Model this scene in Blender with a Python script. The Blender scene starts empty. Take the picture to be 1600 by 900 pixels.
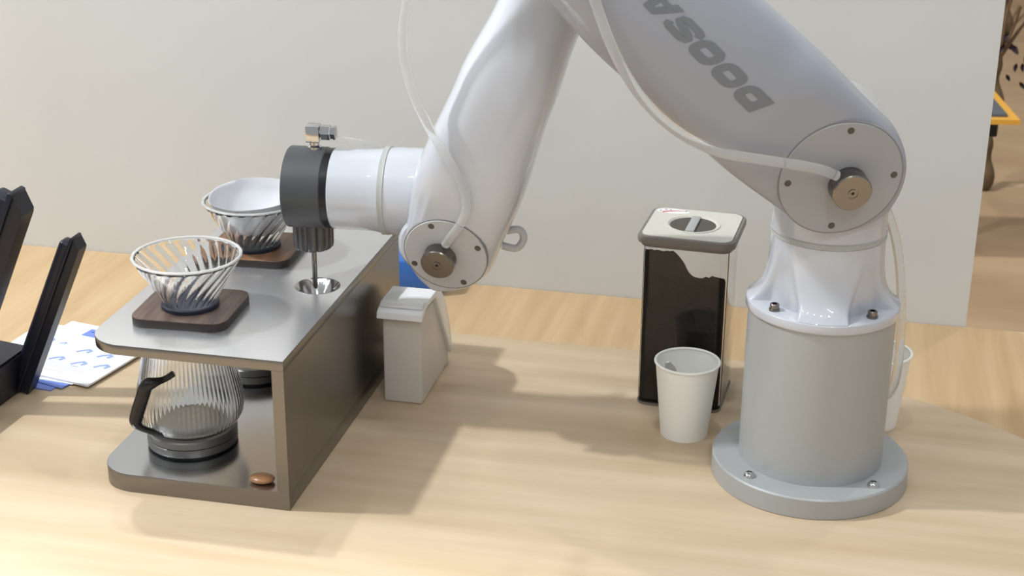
import bpy, bmesh, math, random
from mathutils import Vector, Matrix
from mathutils.geometry import tessellate_polygon

random.seed(7)
sc = bpy.context.scene
COL = sc.collection
PI = math.pi
cos, sin, rad = math.cos, math.sin, math.radians

# ------------------------------------------------------------------ camera
cam_data = bpy.data.cameras.new('camera')
cam_data.sensor_width = 36.0
cam_data.lens = 55.382
cam_data.clip_start = 0.02
cam = bpy.data.objects.new('camera', cam_data)
COL.objects.link(cam)
PITCH, ROLL, YAW, F_PX = rad(21.5094), rad(0.47207), rad(12.2), 2461.42
_f = Vector((0, cos(PITCH), -sin(PITCH)))
_u0 = Vector((0, sin(PITCH), cos(PITCH)))
_r0 = Vector((1, 0, 0))
_r = _r0 * cos(ROLL) + _u0 * sin(ROLL)
_u = _u0 * cos(ROLL) - _r0 * sin(ROLL)
_rz = Matrix.Rotation(YAW, 3, 'Z')
FWD, UPV, RGT = _rz @ _f, _rz @ _u, _rz @ _r
EYE = Vector((0, 0, 0.88))
m3 = Matrix((RGT, UPV, -FWD)).transposed()
cam.matrix_world = Matrix.Translation(EYE) @ m3.to_4x4()
cam_data.dof.use_dof = True
cam_data.dof.focus_distance = 1.80
cam_data.dof.aperture_fstop = 14.0
sc.camera = cam

# ------------------------------------------------------------------ world
world = bpy.data.worlds.new('hall_light')
sc.world = world
world.use_nodes = True
bg = world.node_tree.nodes['Background']
bg.inputs[0].default_value = (0.97, 0.985, 1.0, 1)
bg.inputs[1].default_value = 0.31

# ------------------------------------------------------------------ lamps of the hall (outside the frame)
def lamp(name, loc, power, radius=0.06, color=(0.95, 0.985, 1.0)):
    d = bpy.data.lights.new(name, 'POINT')
    d.energy = power
    d.shadow_soft_size = radius
    d.color = color
    o = bpy.data.objects.new(name, d)
    o.location = loc
    COL.objects.link(o)
    return o
lamp('ceiling_spot', (-2.15, 3.16, 3.78), 240, 0.10)
lamp('ceiling_spot', (-1.72, 3.30, 3.90), 190, 0.10)
lamp('ceiling_spot', (-2.5, 1.15, 2.8), 235, 0.07)
lamp('ceiling_spot', (-0.2, 1.25, 3.3), 30, 0.07)
lamp('ceiling_spot', (0.9, 3.4, 3.6), 45, 0.06)
for _k in range(7):                       # two tracks of small spots
    lamp('track_spot', (-3.3 - 0.08 * _k, -2.0 + 0.65 * _k, 3.35), 11, 0.075)
    lamp('track_spot', (-3.0 + 0.60 * _k, -0.6 + 0.05 * _k, 3.45), 11, 0.075)
for _x, _y, _p in ((-3.4, 2.0, 16), (-1.0, 3.4, 14), (-0.2, 4.2, 14), (1.8, 0.8, 10)):
    lamp('ceiling_spot', (_x, _y, 3.4), _p, 0.035)
_tl = bpy.data.lights.new('tube_light', 'AREA'); _tl.shape = 'RECTANGLE'; _tl.size = 1.2; _tl.size_y = 0.05; _tl.energy = 22
_to = bpy.data.objects.new('tube_light', _tl); _to.location = (0.9, -1.6, 3.3); _to.rotation_euler = (0, 0, rad(70)); COL.objects.link(_to)

sc.view_settings.view_transform = 'Standard'
sc.view_settings.look = 'None'
sc.view_settings.exposure = 0.49
sc.view_settings.gamma = 1.0
sc.view_settings.use_curve_mapping = False

# ------------------------------------------------------------------ pixel to point helpers (1600 x 900)
def ray(px, py):
    return FWD + RGT * ((px - 800) / F_PX) - UPV * ((py - 450) / F_PX)
def at_plane(px, py, p0, n):
    d = ray(px, py)
    return EYE + d * ((Vector(p0) - EYE).dot(n) / d.dot(n))
def at_z(px, py, z): return at_plane(px, py, (0, 0, z), Vector((0, 0, 1)))
def at_y(px, py, y): return at_plane(px, py, (0, y, 0), Vector((0, 1, 0)))

# ------------------------------------------------------------------ materials
def srgb(r, g, b):
    f = lambda c: (c / 255 / 12.92) if c / 255 <= 0.04045 else ((c / 255 + 0.055) / 1.055) ** 2.4
    return (f(r), f(g), f(b), 1)
def mat(name, color, rough=0.5, metal=0.0, trans=0.0, ior=1.45, coat=0.0, spec=0.5):
    m = bpy.data.materials.new(name)
    m.use_nodes = True
    b = m.node_tree.nodes['Principled BSDF']
    b.inputs['Base Color'].default_value = color
    b.inputs['Roughness'].default_value = rough
    b.inputs['Metallic'].default_value = metal
    b.inputs['Transmission Weight'].default_value = trans
    b.inputs['IOR'].default_value = ior
    b.inputs['Coat Weight'].default_value = coat
    b.inputs['Coat Roughness'].default_value = 0.04
    b.inputs['Specular IOR Level'].default_value = spec
    return m
def grain(m, c1, c2, scale, detail=4, lo=0.35, hi=0.65, bump=0.0, rough=None, second=None):
    """stretched noise between two colours (object coordinates)"""
    nt = m.node_tree; N = nt.nodes; L = nt.links
    b = N['Principled BSDF']
    tc = N.new('ShaderNodeTexCoord'); mp = N.new('ShaderNodeMapping')
    mp.inputs['Scale'].default_value = scale
    nz = N.new('ShaderNodeTexNoise'); nz.inputs['Scale'].default_value = 1.0
    nz.inputs['Detail'].default_value = detail
    cr = N.new('ShaderNodeValToRGB')
    cr.color_ramp.elements[0].position = lo; cr.color_ramp.elements[0].color = c1
    cr.color_ramp.elements[1].position = hi; cr.color_ramp.elements[1].color = c2
    L.new(tc.outputs['Object'], mp.inputs['Vector']); L.new(mp.outputs[0], nz.inputs['Vector'])
    L.new(nz.outputs['Fac'], cr.inputs[0])
    out = cr.outputs[0]
    if second:
        sc2, col2, lo2, hi2, amt = second
        mp2 = N.new('ShaderNodeMapping'); mp2.inputs['Scale'].default_value = sc2
        n2 = N.new('ShaderNodeTexNoise'); n2.inputs['Scale'].default_value = 1.0; n2.inputs['Detail'].default_value = 3
        r2 = N.new('ShaderNodeMapRange')
        r2.inputs[1].default_value = lo2; r2.inputs[2].default_value = hi2
        r2.inputs[3].default_value = 0; r2.inputs[4].default_value = amt
        mx = N.new('ShaderNodeMix'); mx.data_type = 'RGBA'
        L.new(tc.outputs['Object'], mp2.inputs['Vector']); L.new(mp2.outputs[0], n2.inputs['Vector'])
        L.new(n2.outputs['Fac'], r2.inputs[0]); L.new(r2.outputs[0], mx.inputs[0])
        L.new(out, mx.inputs[6]); mx.inputs[7].default_value = col2
        out = mx.outputs[2]
    L.new(out, b.inputs['Base Color'])
    if bump:
        bp = N.new('ShaderNodeBump'); bp.inputs['Strength'].default_value = bump; bp.inputs['Distance'].default_value = 0.001
        L.new(nz.outputs['Fac'], bp.inputs['Height']); L.new(bp.outputs[0], b.inputs['Normal'])
    if rough:
        mr = N.new('ShaderNodeMapRange'); mr.inputs[3].default_value = rough[0]; mr.inputs[4].default_value = rough[1]
        L.new(nz.outputs['Fac'], mr.inputs[0]); L.new(mr.outputs[0], b.inputs['Roughness'])
    return m

M_wall = grain(mat('painted_partition', srgb(203, 204, 202), 0.6), srgb(201, 202, 200), srgb(205, 206, 204), (3, 3, 3), 3)
M_ply = grain(mat('birch_plywood', srgb(199, 178, 148), 0.45), srgb(189, 166, 135), srgb(206, 185, 157), (2.2, 26, 26), 5, 0.32, 0.68,
              second=((1.3, 9, 9), srgb(178, 156, 126), 0.52, 0.72, 0.5))
M_counter = grain(mat('oak_laminate', srgb(202, 172, 131), 0.45), srgb(192, 160, 119), srgb(207, 178, 138), (55, 3.0, 30), 5, 0.3, 0.7,
                  second=((30, 5, 20), srgb(180, 148, 108), 0.58, 0.72, 0.5))
M_floor = grain(mat('brown_floor', srgb(170, 142, 110), 0.55), srgb(162, 134, 103), srgb(176, 149, 116), (2, 5, 2), 4)
M_white = mat('glossy_white_shell', srgb(194, 198, 206), 0.32, coat=1.0)
M_white.node_tree.nodes['Principled BSDF'].inputs['Coat Roughness'].default_value = 0.02
M_cap = mat('satin_white_cover', srgb(186, 187, 189), 0.38)
M_cap2 = mat('satin_grey_cover', srgb(164, 166, 171), 0.38)
M_satin = mat('satin_light_grey_shell', srgb(160, 164, 174), 0.36, coat=0.15)
M_band = mat('grey_seal', srgb(176, 178, 176), 0.45)
M_seam = mat('seam_shadow_grey', srgb(132, 132, 132), 0.6)
M_print = mat('grey_print', srgb(122, 127, 134), 0.45)
M_anod = grain(mat('grey_anodised', srgb(170, 173, 174), 0.40, 0.2), srgb(169, 172, 173), srgb(172, 175, 176), (900, 900, 900), 2)
M_steel = grain(mat('brushed_steel', srgb(222, 222, 224), 0.24, 0.82), srgb(220, 220, 222), srgb(224, 224, 226), (30, 900, 300), 2, rough=(0.22, 0.26))
M_shelf = mat('polished_steel', srgb(200, 202, 206), 0.2, 1.0)
M_edge = mat('shaded_steel', srgb(134, 131, 128), 0.28, 1.0)  # edge finish, its colour also darkened because these faces turn from the lights
M_chrome = mat('chrome', srgb(205, 205, 205), 0.12, 1.0)
M_spoon = mat('bright_steel', srgb(228, 226, 222), 0.2, 0.85)
M_nickel = mat('nickel', srgb(134, 129, 124), 0.24, 1.0)
M_darkgrey = mat('dark_grey_plastic', srgb(72, 74, 77), 0.42)
M_black = mat('black_plastic', srgb(22, 22, 26), 0.32)
M_navy = mat('blue_black_plastic', srgb(22, 25, 38), 0.38)
M_ring = mat('blue_black_rubber', srgb(38, 42, 58), 0.45)
M_knurl = mat('gunmetal', srgb(122, 121, 118), 0.4, 0.7)
M_holder = mat('dark_gunmetal', srgb(86, 86, 88), 0.34, 0.6)
M_hole = mat('screw_recess', srgb(92, 90, 86), 0.5, 0.4)
M_walnut = grain(mat('walnut', srgb(92, 74, 66), 0.4), srgb(74, 58, 52), srgb(112, 92, 82), (120, 8, 40), 4)
M_walnut2 = grain(mat('light_walnut', srgb(128, 94, 70), 0.4), srgb(108, 78, 56), srgb(146, 110, 82), (120, 8, 40), 4)
M_glass = mat('clear_glass', (0.97, 0.975, 0.97, 1), 0.0, trans=1.0, ior=1.42)
M_well = mat('dark_dial_well', srgb(84, 78, 70), 0.5)
M_acrylic = mat('clear_acrylic', (0.93, 0.925, 0.92, 1), 0.02, trans=1.0, ior=1.3)
M_tube = mat('clear_tubing', (0.92, 0.93, 0.93, 1), 0.16, trans=0.80, ior=1.25)
M_rim = mat('whitened_glass_rim', (0.95, 0.955, 0.95, 1), 0.08, trans=0.6, ior=1.45)  # white mixed into the glass stands for bright reflections along the rim
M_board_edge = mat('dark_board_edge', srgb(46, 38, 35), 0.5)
M_paper = mat('filter_paper', srgb(206, 207, 211), 0.8)
M_cup = mat('cup_paper', srgb(244, 244, 238), 0.5)
M_bin = mat('white_plastic', srgb(206, 200, 192), 0.35)
M_binlid = mat('glossy_white_lid', srgb(236, 237, 238), 0.16)
M_lidgrey = mat('warm_grey_plastic', srgb(126, 120, 114), 0.4)
M_lidpale = mat('pale_grey_plastic', srgb(214, 212, 202), 0.35)
M_coffee = grain(mat('ground_coffee', srgb(30, 24, 20), 0.9), srgb(22, 18, 15), srgb(44, 36, 30), (600, 600, 600), 2, bump=0.6)
M_bluebox = mat('blue_plastic', srgb(52, 104, 180), 0.4)
M_leaflet = mat('leaflet_paper', srgb(240, 243, 250), 0.45)
M_blueprint = mat('leaflet_blue', srgb(112, 138, 222), 0.5)
M_paleprint = mat('leaflet_pale_blue', srgb(224, 231, 248), 0.5)
M_midprint = mat('leaflet_mid_blue', srgb(150, 165, 212), 0.5)
M_greyprint = mat('leaflet_grey_text', srgb(196, 200, 212), 0.5)
M_red = mat('red_print', srgb(214, 92, 96), 0.5)
M_teal = mat('teal_print', srgb(120, 150, 142), 0.5)
M_sticker = mat('white_sticker', srgb(244, 246, 244), 0.4)
M_brown = mat('brown_resin', srgb(150, 108, 74), 0.3)
M_yellow = mat('yellow_paint', srgb(214, 158, 62), 0.45)
M_slate = mat('slate_fabric', srgb(84, 86, 90), 0.8)
M_leaf = mat('dark_purple_leaf', srgb(48, 32, 44), 0.6)
M_twig = mat('brown_twig', srgb(110, 88, 66), 0.8)

# ------------------------------------------------------------------ object helpers
def origin_of(parent):
    v = Vector((0, 0, 0)); p = parent
    while p is not None:
        v += p.location; p = p.parent
    return v
def link(name, me, parent=None, local=False):
    o = bpy.data.objects.new(name, me)
    COL.objects.link(o)
    if parent is not None:
        o.parent = parent
        if not local:
            me.transform(Matrix.Translation(-origin_of(parent)))
    return o
def finish(name, bm, m, parent=None, smooth=True, angle=35, local=False, recalc=True):
    if recalc:
        bmesh.ops.recalc_face_normals(bm, faces=bm.faces)
    me = bpy.data.meshes.new(name)
    bm.to_mesh(me); bm.free()
    if smooth:
        me.polygons.foreach_set('use_smooth', [True] * len(me.polygons))
        me.set_sharp_from_angle(angle=rad(angle))
    me.materials.append(m)
    return link(name, me, parent, local)
def thing(name, label, cat, loc=(0, 0, 0), rz=0.0, group=None):
    o = bpy.data.objects.new(name, None)
    o.empty_display_size = 0.02
    o.location = loc; o.rotation_euler = (0, 0, rz)
    COL.objects.link(o)
    o['label'] = label; o['category'] = cat
    if group: o['group'] = group
    return o
def tag(o, label=None, cat=None, group=None, kind=None):
    if label: o['label'] = label
    if cat: o['category'] = cat
    if group: o['group'] = group
    if kind: o['kind'] = kind
    return o
def struct(o, label=None, cat=None):
    return tag(o, label, cat, kind='structure')
def copy_tree(o, parent=None):
    c = o.copy(); COL.objects.link(c)
    if parent is not None: c.parent = parent
    for ch in list(o.children): copy_tree(ch, c)
    return c

def add_box(bm, lo, hi, bevel=0.0, seg=2, M=None):
    r = bmesh.ops.create_cube(bm, size=1.0)
    vs = r['verts']
    lo, hi = Vector(lo), Vector(hi)
    for v in vs:
        v.co = Vector([lo[i] + (v.co[i] + 0.5) * (hi[i] - lo[i]) for i in range(3)])
    if bevel:
        es = list({e for v in vs for e in v.link_edges})
        r = bmesh.ops.bevel(bm, geom=es, offset=bevel, segments=seg, affect='EDGES', profile=0.5)
        vs = list({v for f in r['faces'] for v in f.verts} | {v for v in vs if v.is_valid})
    if M is not None:
        for v in vs: v.co = M @ v.co
    return vs
def box(lo, hi, bevel=0.0, seg=2, M=None):
    bm = bmesh.new(); add_box(bm, lo, hi, bevel, seg, M); return bm
def frame_from(axis):
    a = Vector(axis).normalized()
    t = Vector((0, 0, 1)) if abs(a.z) < 0.9 else Vector((1, 0, 0))
    x = t.cross(a).normalized(); y = a.cross(x)
    return x, y, a
def add_lathe(bm, prof, n=64, c=(0, 0, 0), axis=(0, 0, 1), closed=False, rmod=None):
    """profile [(r, h)] round an axis; r == 0 ends become poles"""
    X, Y, A = frame_from(axis)
    c = Vector(c); rings = []
    for k, (r, h) in enumerate(prof):
        if r <= 1e-7:
            rings.append([bm.verts.new(c + A * h)])
        else:
            rg = []
            for i in range(n):
                t = 2 * PI * i / n
                rr = r if rmod is None else rmod(r, h, t, k)
                rg.append(bm.verts.new(c + (X * cos(t) + Y * sin(t)) * rr + A * h))
            rings.append(rg)
    pairs = list(zip(rings, rings[1:]))
    if closed: pairs.append((rings[-1], rings[0]))
    for a, b in pairs:
        for i in range(n):
            j = (i + 1) % n
            if len(a) == 1 and len(b) == 1: continue
            if len(a) == 1: bm.faces.new((a[0], b[j], b[i]))
            elif len(b) == 1: bm.faces.new((a[i], a[j], b[0]))
            else: bm.faces.new((a[i], a[j], b[j], b[i]))
def lathe(prof, n=64, c=(0, 0, 0), axis=(0, 0, 1), closed=False, rmod=None):
    bm = bmesh.new(); add_lathe(bm, prof, n, c, axis, closed, rmod); return bm
def smooth_path(pts, sub=8):
    P = [Vector(p) for p in pts]
    Q = [P[0] * 2 - P[1]] + P + [P[-1] * 2 - P[-2]]
    out = []
    for i in range(1, len(Q) - 2):
        a, b, c, d = Q[i - 1:i + 3]
        for k in range(sub):
            t = k / sub
            out.append(0.5 * ((2 * b) + (c - a) * t + (2 * a - 5 * b + 4 * c - d) * t * t + (3 * b - a - 3 * c + d) * t ** 3))
    out.append(P[-1])
    return out
def add_tube(bm, pts, r, n=12, hollow=0.0, cap=True):
    P = [Vector(p) for p in pts]
    rr = r if callable(r) else (lambda k: r)
    T = [(P[min(i + 1, len(P) - 1)] - P[max(i - 1, 0)]).normalized() for i in range(len(P))]
    x = frame_from(T[0])[0]
    outs, ins = [], []
    for i, p in enumerate(P):
        x = (x - T[i] * x.dot(T[i])).normalized()
        y = T[i].cross(x)
        R = rr(i / (len(P) - 1))
        outs.append([bm.verts.new(p + (x * cos(2 * PI * k / n) + y * sin(2 * PI * k / n)) * R) for k in range(n)])
        if hollow:
            ins.append([bm.verts.new(p + (x * cos(2 * PI * k / n) + y * sin(2 * PI * k / n)) * R * hollow) for k in range(n)])
    for S in ([outs, ins] if hollow else [outs]):
        for a, b in zip(S, S[1:]):
            for k in range(n):
                j = (k + 1) % n
                bm.faces.new((a[k], a[j], b[j], b[k]))
    if hollow:
        for e in (0, -1):
            for k in range(n):
                j = (k + 1) % n
                bm.faces.new((outs[e][k], outs[e][j], ins[e][j], ins[e][k]))
    elif cap:
        bm.faces.new(outs[0]); bm.faces.new(outs[-1])
def tube(pts, r, n=12, hollow=0.0):
    bm = bmesh.new(); add_tube(bm, pts, r, n, hollow); return bm
def rounded_poly(corners, seg=8):
    """[(x, y, radius)] counter-clockwise"""
    out = []
    n = len(corners)
    for i, (x, y, r) in enumerate(corners):
        p = Vector((x, y)); a = Vector(corners[i - 1][:2]); b = Vector(corners[(i + 1) % n][:2])
        if r <= 0: out.append(p); continue
        da, db = (a - p).normalized(), (b - p).normalized()
        ang = math.acos(max(-1, min(1, da.dot(db))))
        t = r / math.tan(ang / 2)
        ctr = p + (da + db).normalized() * (r / sin(ang / 2))
        s, e = p + da * t - ctr, p + db * t - ctr
        a0 = math.atan2(s.y, s.x); a1 = math.atan2(e.y, e.x)
        d = (a1 - a0 + PI) % (2 * PI) - PI
        for k in range(seg + 1):
            tt = a0 + d * k / seg
            out.append(ctr + Vector((cos(tt), sin(tt))) * r)
    return out
def add_prism(bm, poly, z0, z1, hole=None, ease=0.0):
    """vertical prism over a 2D outline, with one optional hole, top edge eased"""
    polys = [[Vector((p[0], p[1], 0)) for p in poly]]
    if hole: polys.append([Vector((p[0], p[1], 0)) for p in hole])
    flat = [p for pl in polys for p in pl]
    tris = tessellate_polygon(polys)
    cen = sum((Vector(p) for p in polys[0]), Vector()) / len(polys[0])
    lay = []
    levels = [(z0, 0.0), (z1, 0.0)] if not ease else [(z0, ease), (z0 + ease, 0.0), (z1 - ease, 0.0), (z1, ease)]
    n0 = len(polys[0])
    for z, ins in levels:
        row = []
        for i, p in enumerate(flat):
            q = p.copy()
            if ins and i < n0:
                a, b = polys[0][i - 1], polys[0][(i + 1) % n0]
                nrm = Vector(((b - a).y, -(b - a).x, 0)).normalized()
                q = q - nrm * ins * 0.7
            row.append(bm.verts.new((q.x, q.y, z)))
        lay.append(row)
    for t in tris:
        try:
            bm.faces.new([lay[0][i] for i in t]); bm.faces.new([lay[-1][i] for i in t])
        except ValueError: pass
    off = 0
    for pl in polys:
        n = len(pl)
        for A, B in zip(lay, lay[1:]):
            for i in range(n):
                j = (i + 1) % n
                bm.faces.new((A[off + i], A[off + j], B[off + j], B[off + i]))
        off += n
def prism(poly, z0, z1, hole=None, ease=0.0):
    bm = bmesh.new(); add_prism(bm, poly, z0, z1, hole, ease); return bm
def circle2(x, y, r, n=40): return [Vector((x + r * cos(2 * PI * i / n), y + r * sin(2 * PI * i / n))) for i in range(n)]
def sstep(a, b, x):
    t = max(0, min(1, (x - a) / (b - a))); return t * t * (3 - 2 * t)

# ================================================================== the setting
FLOOR_Z = -0.75
struct(finish('floor', box((-6, -2, FLOOR_Z - 0.1), (6, 12, FLOOR_Z)), M_floor, smooth=False))
struct(finish('wall_back', box((-4.0, 2.197, FLOOR_Z), (0.198, 2.232, 1.65)), M_wall, smooth=False))
struct(finish('wall_far', box((-6, 11.9, FLOOR_Z), (6, 12, 3.0)), M_floor, smooth=False))

counter = thing('counter', 'wide oak-look counter against the white partition, under everything', 'counter', (-0.6, 1.4, FLOOR_Z))
finish('countertop', box((-2.6, 0.62, -0.044), (1.3, 2.1965, -0.004), 0.002), M_counter, counter)
finish('front_panel', box((-2.5, 0.72, FLOOR_Z + 0.002), (1.2, 0.74, -0.044)), M_counter, counter)
finish('side_panel', box((-2.5, 0.74, FLOOR_Z + 0.002), (-2.48, 2.15, -0.044)), M_counter, counter)
finish('side_panel', box((1.18, 0.74, FLOOR_Z + 0.002), (1.2, 2.15, -0.044)), M_counter, counter)

pl = rounded_poly([(-1.235, 0.70, 0.1), (0.475, 0.70, 0.1), (0.475, 1.993, 0.65), (-1.235, 1.993, 0.65)], 40)
tag(finish('plywood_board', prism(pl, -0.004, 0.0, ease=0.0008), M_ply),
    'pale birch plywood board with rounded corners, laid flat on the counter', 'board')

# ================================================================== robot arm
BASE = Vector((-0.0059, 1.6856, 0.0))
AY = rad(5.0)
E1 = Vector((cos(AY), sin(AY), 0)); NB = Vector((-sin(AY), cos(AY), 0)); EZ = Vector((0, 0, 1))
def W(u, w, d): return BASE + E1 * u + EZ * w - NB * d
def arm_uv(px, py, d):
    X = at_plane(px, py, BASE - NB * d, NB) - BASE
    return X.dot(E1), X.z
def arm_pt(px, py, d): return at_plane(px, py, BASE - NB * d, NB)

robot = thing('robot_arm', 'large glossy white jointed robot arm on a grey bolted pedestal', 'robot', BASE)
finish('base_plate', lathe([(0, 0), (0.1125, 0), (0.1133, 0.001), (0.1133, 0.0235), (0.1118, 0.0255), (0, 0.0255)], 96, BASE), M_anod, robot)
bp = [o for o in robot.children if o.name.startswith('base_plate')][0]
def dome_bolt(c, r, h, parent, m=M_chrome, name='bolt', axis=(0, 0, 1)):
    b = finish(name, lathe([(r, 0), (r, h * 0.25), (r * 0.93, h * 0.55), (r * 0.7, h * 0.85), (r * 0.42, h), (r * 0.38, h * 0.55), (0, h * 0.5)], 20, c, axis), m, parent)
    return b
for a in (-131.3, -41.4, 48.6, 138.7):
    dome_bolt(BASE + Vector((0.098 * cos(rad(a)), 0.098 * sin(rad(a)), 0.0255)), 0.0068, 0.0055, bp)
finish('pedestal', lathe([(0.0826, 0.0255), (0.0826, 0.211)], 96, BASE), M_anod, robot)
# flared foot with four bolt pockets
BOLT_ANG = [-134, -42, 48, 136]
def neck_mod(r, h, t, k):
    # t measured from the X axis of frame_from((0,0,1)); convert to world angle below
    X, Y, A = frame_from((0, 0, 1))
    v = X * cos(t) + Y * sin(t)
    ang = math.degrees(math.atan2(v.y, v.x))
    if h <= 0.2226: return r
    best = min(abs((ang - b + 180) % 360 - 180) for b in BOLT_ANG)
    half = 24 - 15 * sstep(0.222, 0.28, h)
    k2 = 1 - sstep(half - 3.5, half + 3.5, best)
    k2 *= 1 - sstep(0.262, 0.284, h)
    return r * (1 - k2) + min(r, 0.0612) * k2
prof = [(0.0826, 0.2105), (0.0850, 0.2112), (0.0858, 0.2130), (0.0858, 0.2205), (0.0852, 0.2222), (0.0845, 0.2226)]
for z in [0.2229, 0.2235, 0.225, 0.227, 0.2295, 0.233, 0.237, 0.241, 0.246, 0.252, 0.258, 0.264, 0.270, 0.277, 0.284, 0.292, 0.300]:
    prof.append((0.0628 + 0.0225 * math.exp(-(z - 0.2226) / 0.0165), z))
finish('shoulder_foot', lathe(prof, 288, BASE, rmod=neck_mod), M_white, robot, angle=55)
for a in BOLT_ANG:
    c = BASE + Vector((0.0735 * cos(rad(a)), 0.0735 * sin(rad(a)), 0.2224))
    b = finish('bolt', lathe([(0.0062, 0), (0.0062, 0.0025), (0.0052, 0.0027), (0.0052, 0.0075), (0.0046, 0.0082), (0.003, 0.0082), (0.0028, 0.005), (0, 0.005)], 20, c), M_nickel, robot)
finish('seal_band', lathe([(0.0628, 0.300), (0.0640, 0.301), (0.0632, 0.3035), (0.0640, 0.306), (0.0628, 0.307)], 96, BASE), M_band, robot)
finish('shoulder_column', lathe([(0.0628, 0.307), (0.0628, 0.36), (0.058, 0.40), (0.045, 0.43), (0.02, 0.445), (0, 0.447)], 96, BASE), M_white, robot)
finish('shoulder_drum', lathe([(0, -0.104), (0.045, -0.102), (0.062, -0.09), (0.066, -0.075), (0.066, 0.03)], 72, W(0, 0.3903, 0), -NB), M_white, robot)

S_DIR = Vector((-0.758, 0.652)); S_UP = Vector((-0.652, -0.758))       # along the upper arm, across it (u, w)
S0 = Vector((0.0, 0.3903))
TILT = 0.344
def link_shell(name, spine, dirf, a_of, front_of, back_of, p_of, s_list, parent, m=None, n=72):
    bm = bmesh.new(); rings = []
    for s in s_list:
        c = spine(s); dv = dirf(s); up = Vector((dv.y, -dv.x)); a = a_of(s); f, b = front_of(s), back_of(s); p = p_of(s)
        mid, half = (f + b) / 2, (f - b) / 2
        rg = []
        for i in range(n):
            t = 2 * PI * i / n
            ct, st = cos(t), sin(t)
            x = a * math.copysign(abs(ct) ** (2 / p), ct); y = half * math.copysign(abs(st) ** (2 / p), st)
            uv = c + up * x
            rg.append(bm.verts.new(W(uv.x, uv.y, mid + y)))
        rings.append(rg)
    for A, B in zip(rings, rings[1:]):
        for i in range(n):
            j = (i + 1) % n
            bm.faces.new((A[i], A[j], B[j], B[i]))
    bm.faces.new(rings[0]); bm.faces.new(rings[-1])
    return finish(name, bm, m or M_white, parent, angle=50)

RS = 0.0700
def ua_a(s):
    if s < 0: return max(0.004, math.sqrt(max(0, RS * RS - s * s)))
    return RS + 0.0065 * sstep(0, 0.13, s) - 0.012 * sstep(0.26, 0.40, s)
def ua_f(s):
    e = max(0, -s - 0.05)
    base = 0.0895 + TILT * s if s < 0.085 else 0.0895 + TILT * (0.085 + 0.055 * (1 - math.exp(-(s - 0.085) / 0.055)))
    return base - e * 0.2
def ua_b(s): return 0.010
def ua_p(s): return 5.0 - 2.5 * sstep(0.03, 0.14, s)
sl = [-RS * cos(k / 16 * PI / 2) for k in range(16)] + [k * 0.0125 for k in range(0, 33)]
upper = link_shell('upper_arm', lambda s: S0 + S_DIR * s, lambda s: S_DIR, ua_a, ua_f, ua_b, ua_p, sl, robot, M_satin)
ELBOW = (-0.283, 0.633)
def ua_front(s, t):
    a, f, b, p = ua_a(s), ua_f(s), ua_b(s), ua_p(s)
    return (f + b) / 2 + (f - b) / 2 * max(0, 1 - abs(t / a) ** p) ** (1 / p)

# forearm
F_PTS = [(-0.4305, 0.250), (-0.420, 0.285), (-0.406, 0.330), (-0.384, 0.390), (-0.361, 0.450), (-0.331, 0.520), (-0.300, 0.590), (-0.283, 0.633)]
_fs = [0.0]
for a, b in zip(F_PTS, F_PTS[1:]): _fs.append(_fs[-1] + math.hypot(b[0] - a[0], b[1] - a[1]))
F_OUT = Vector((-0.33, -0.944)).normalized()
def fa_sp(s):
    if s <= 0: return Vector(F_PTS[0]) + F_OUT * (-s)
    for i in range(len(_fs) - 1):
        if s <= _fs[i + 1] or i == len(_fs) - 2:
            k = (s - _fs[i]) / (_fs[i + 1] - _fs[i])
            return Vector(F_PTS[i]).lerp(Vector(F_PTS[i + 1]), k)
def fa_dir(s):
    return (fa_sp(max(0, s) + 0.03) - fa_sp(max(0, s) - 0.03)).normalized() if s > 0.0 else -F_OUT
RF = 0.0565
def interp(xs, ys, x):
    if x <= xs[0]: return ys[0]
    for i in range(len(xs) - 1):
        if x <= xs[i + 1]:
            k = (x - xs[i]) / (xs[i + 1] - xs[i]); k = k * k * (3 - 2 * k)
            return ys[i] + (ys[i + 1] - ys[i]) * k
    return ys[-1]
def fa_a(s):
    if s < 0: return max(0.004, math.sqrt(max(0, RF * RF - s * s)))
    return interp([0, 0.085, 0.20, 0.29, 0.42], [RF, 0.0635, 0.0565, 0.049, 0.047], s)
def fa_f(s):
    if s < 0.06: return 0.0 + TILT * s
    b = TILT * (0.06 + 0.03 * (1 - math.exp(-(s - 0.06) / 0.03)))
    return b - 0.03 * sstep(0.19, 0.40, s)
def fa_b(s): return -0.118 + 0.01 * sstep(0.2, 0.35, s)
def fa_p(s): return 4.2 - 1.5 * sstep(0.0, 0.34, s)
sl = [-RF * cos(k / 16 * PI / 2) for k in range(16)] + [k * 0.0125 for k in range(0, 34)]
forearm = link_shell('forearm', fa_sp, fa_dir, fa_a, fa_f, fa_b, fa_p, sl, robot)
hc = arm_pt(670, 381, -0.02)
finish('wrist_housing', lathe([(0.0, -0.075), (0.0360, -0.075), (0.0360, 0.000), (0.0350, 0.0045), (0.0320, 0.0075), (0.0, 0.008)], 56, hc, -NB), M_white, robot)
finish('elbow_housing', lathe([(0, -0.125), (0.045, -0.122), (0.06, -0.1), (0.062, 0.1), (0.05, 0.125), (0, 0.13)], 64, W(ELBOW[0], ELBOW[1], 0.0), -NB), M_white, robot)

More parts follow.
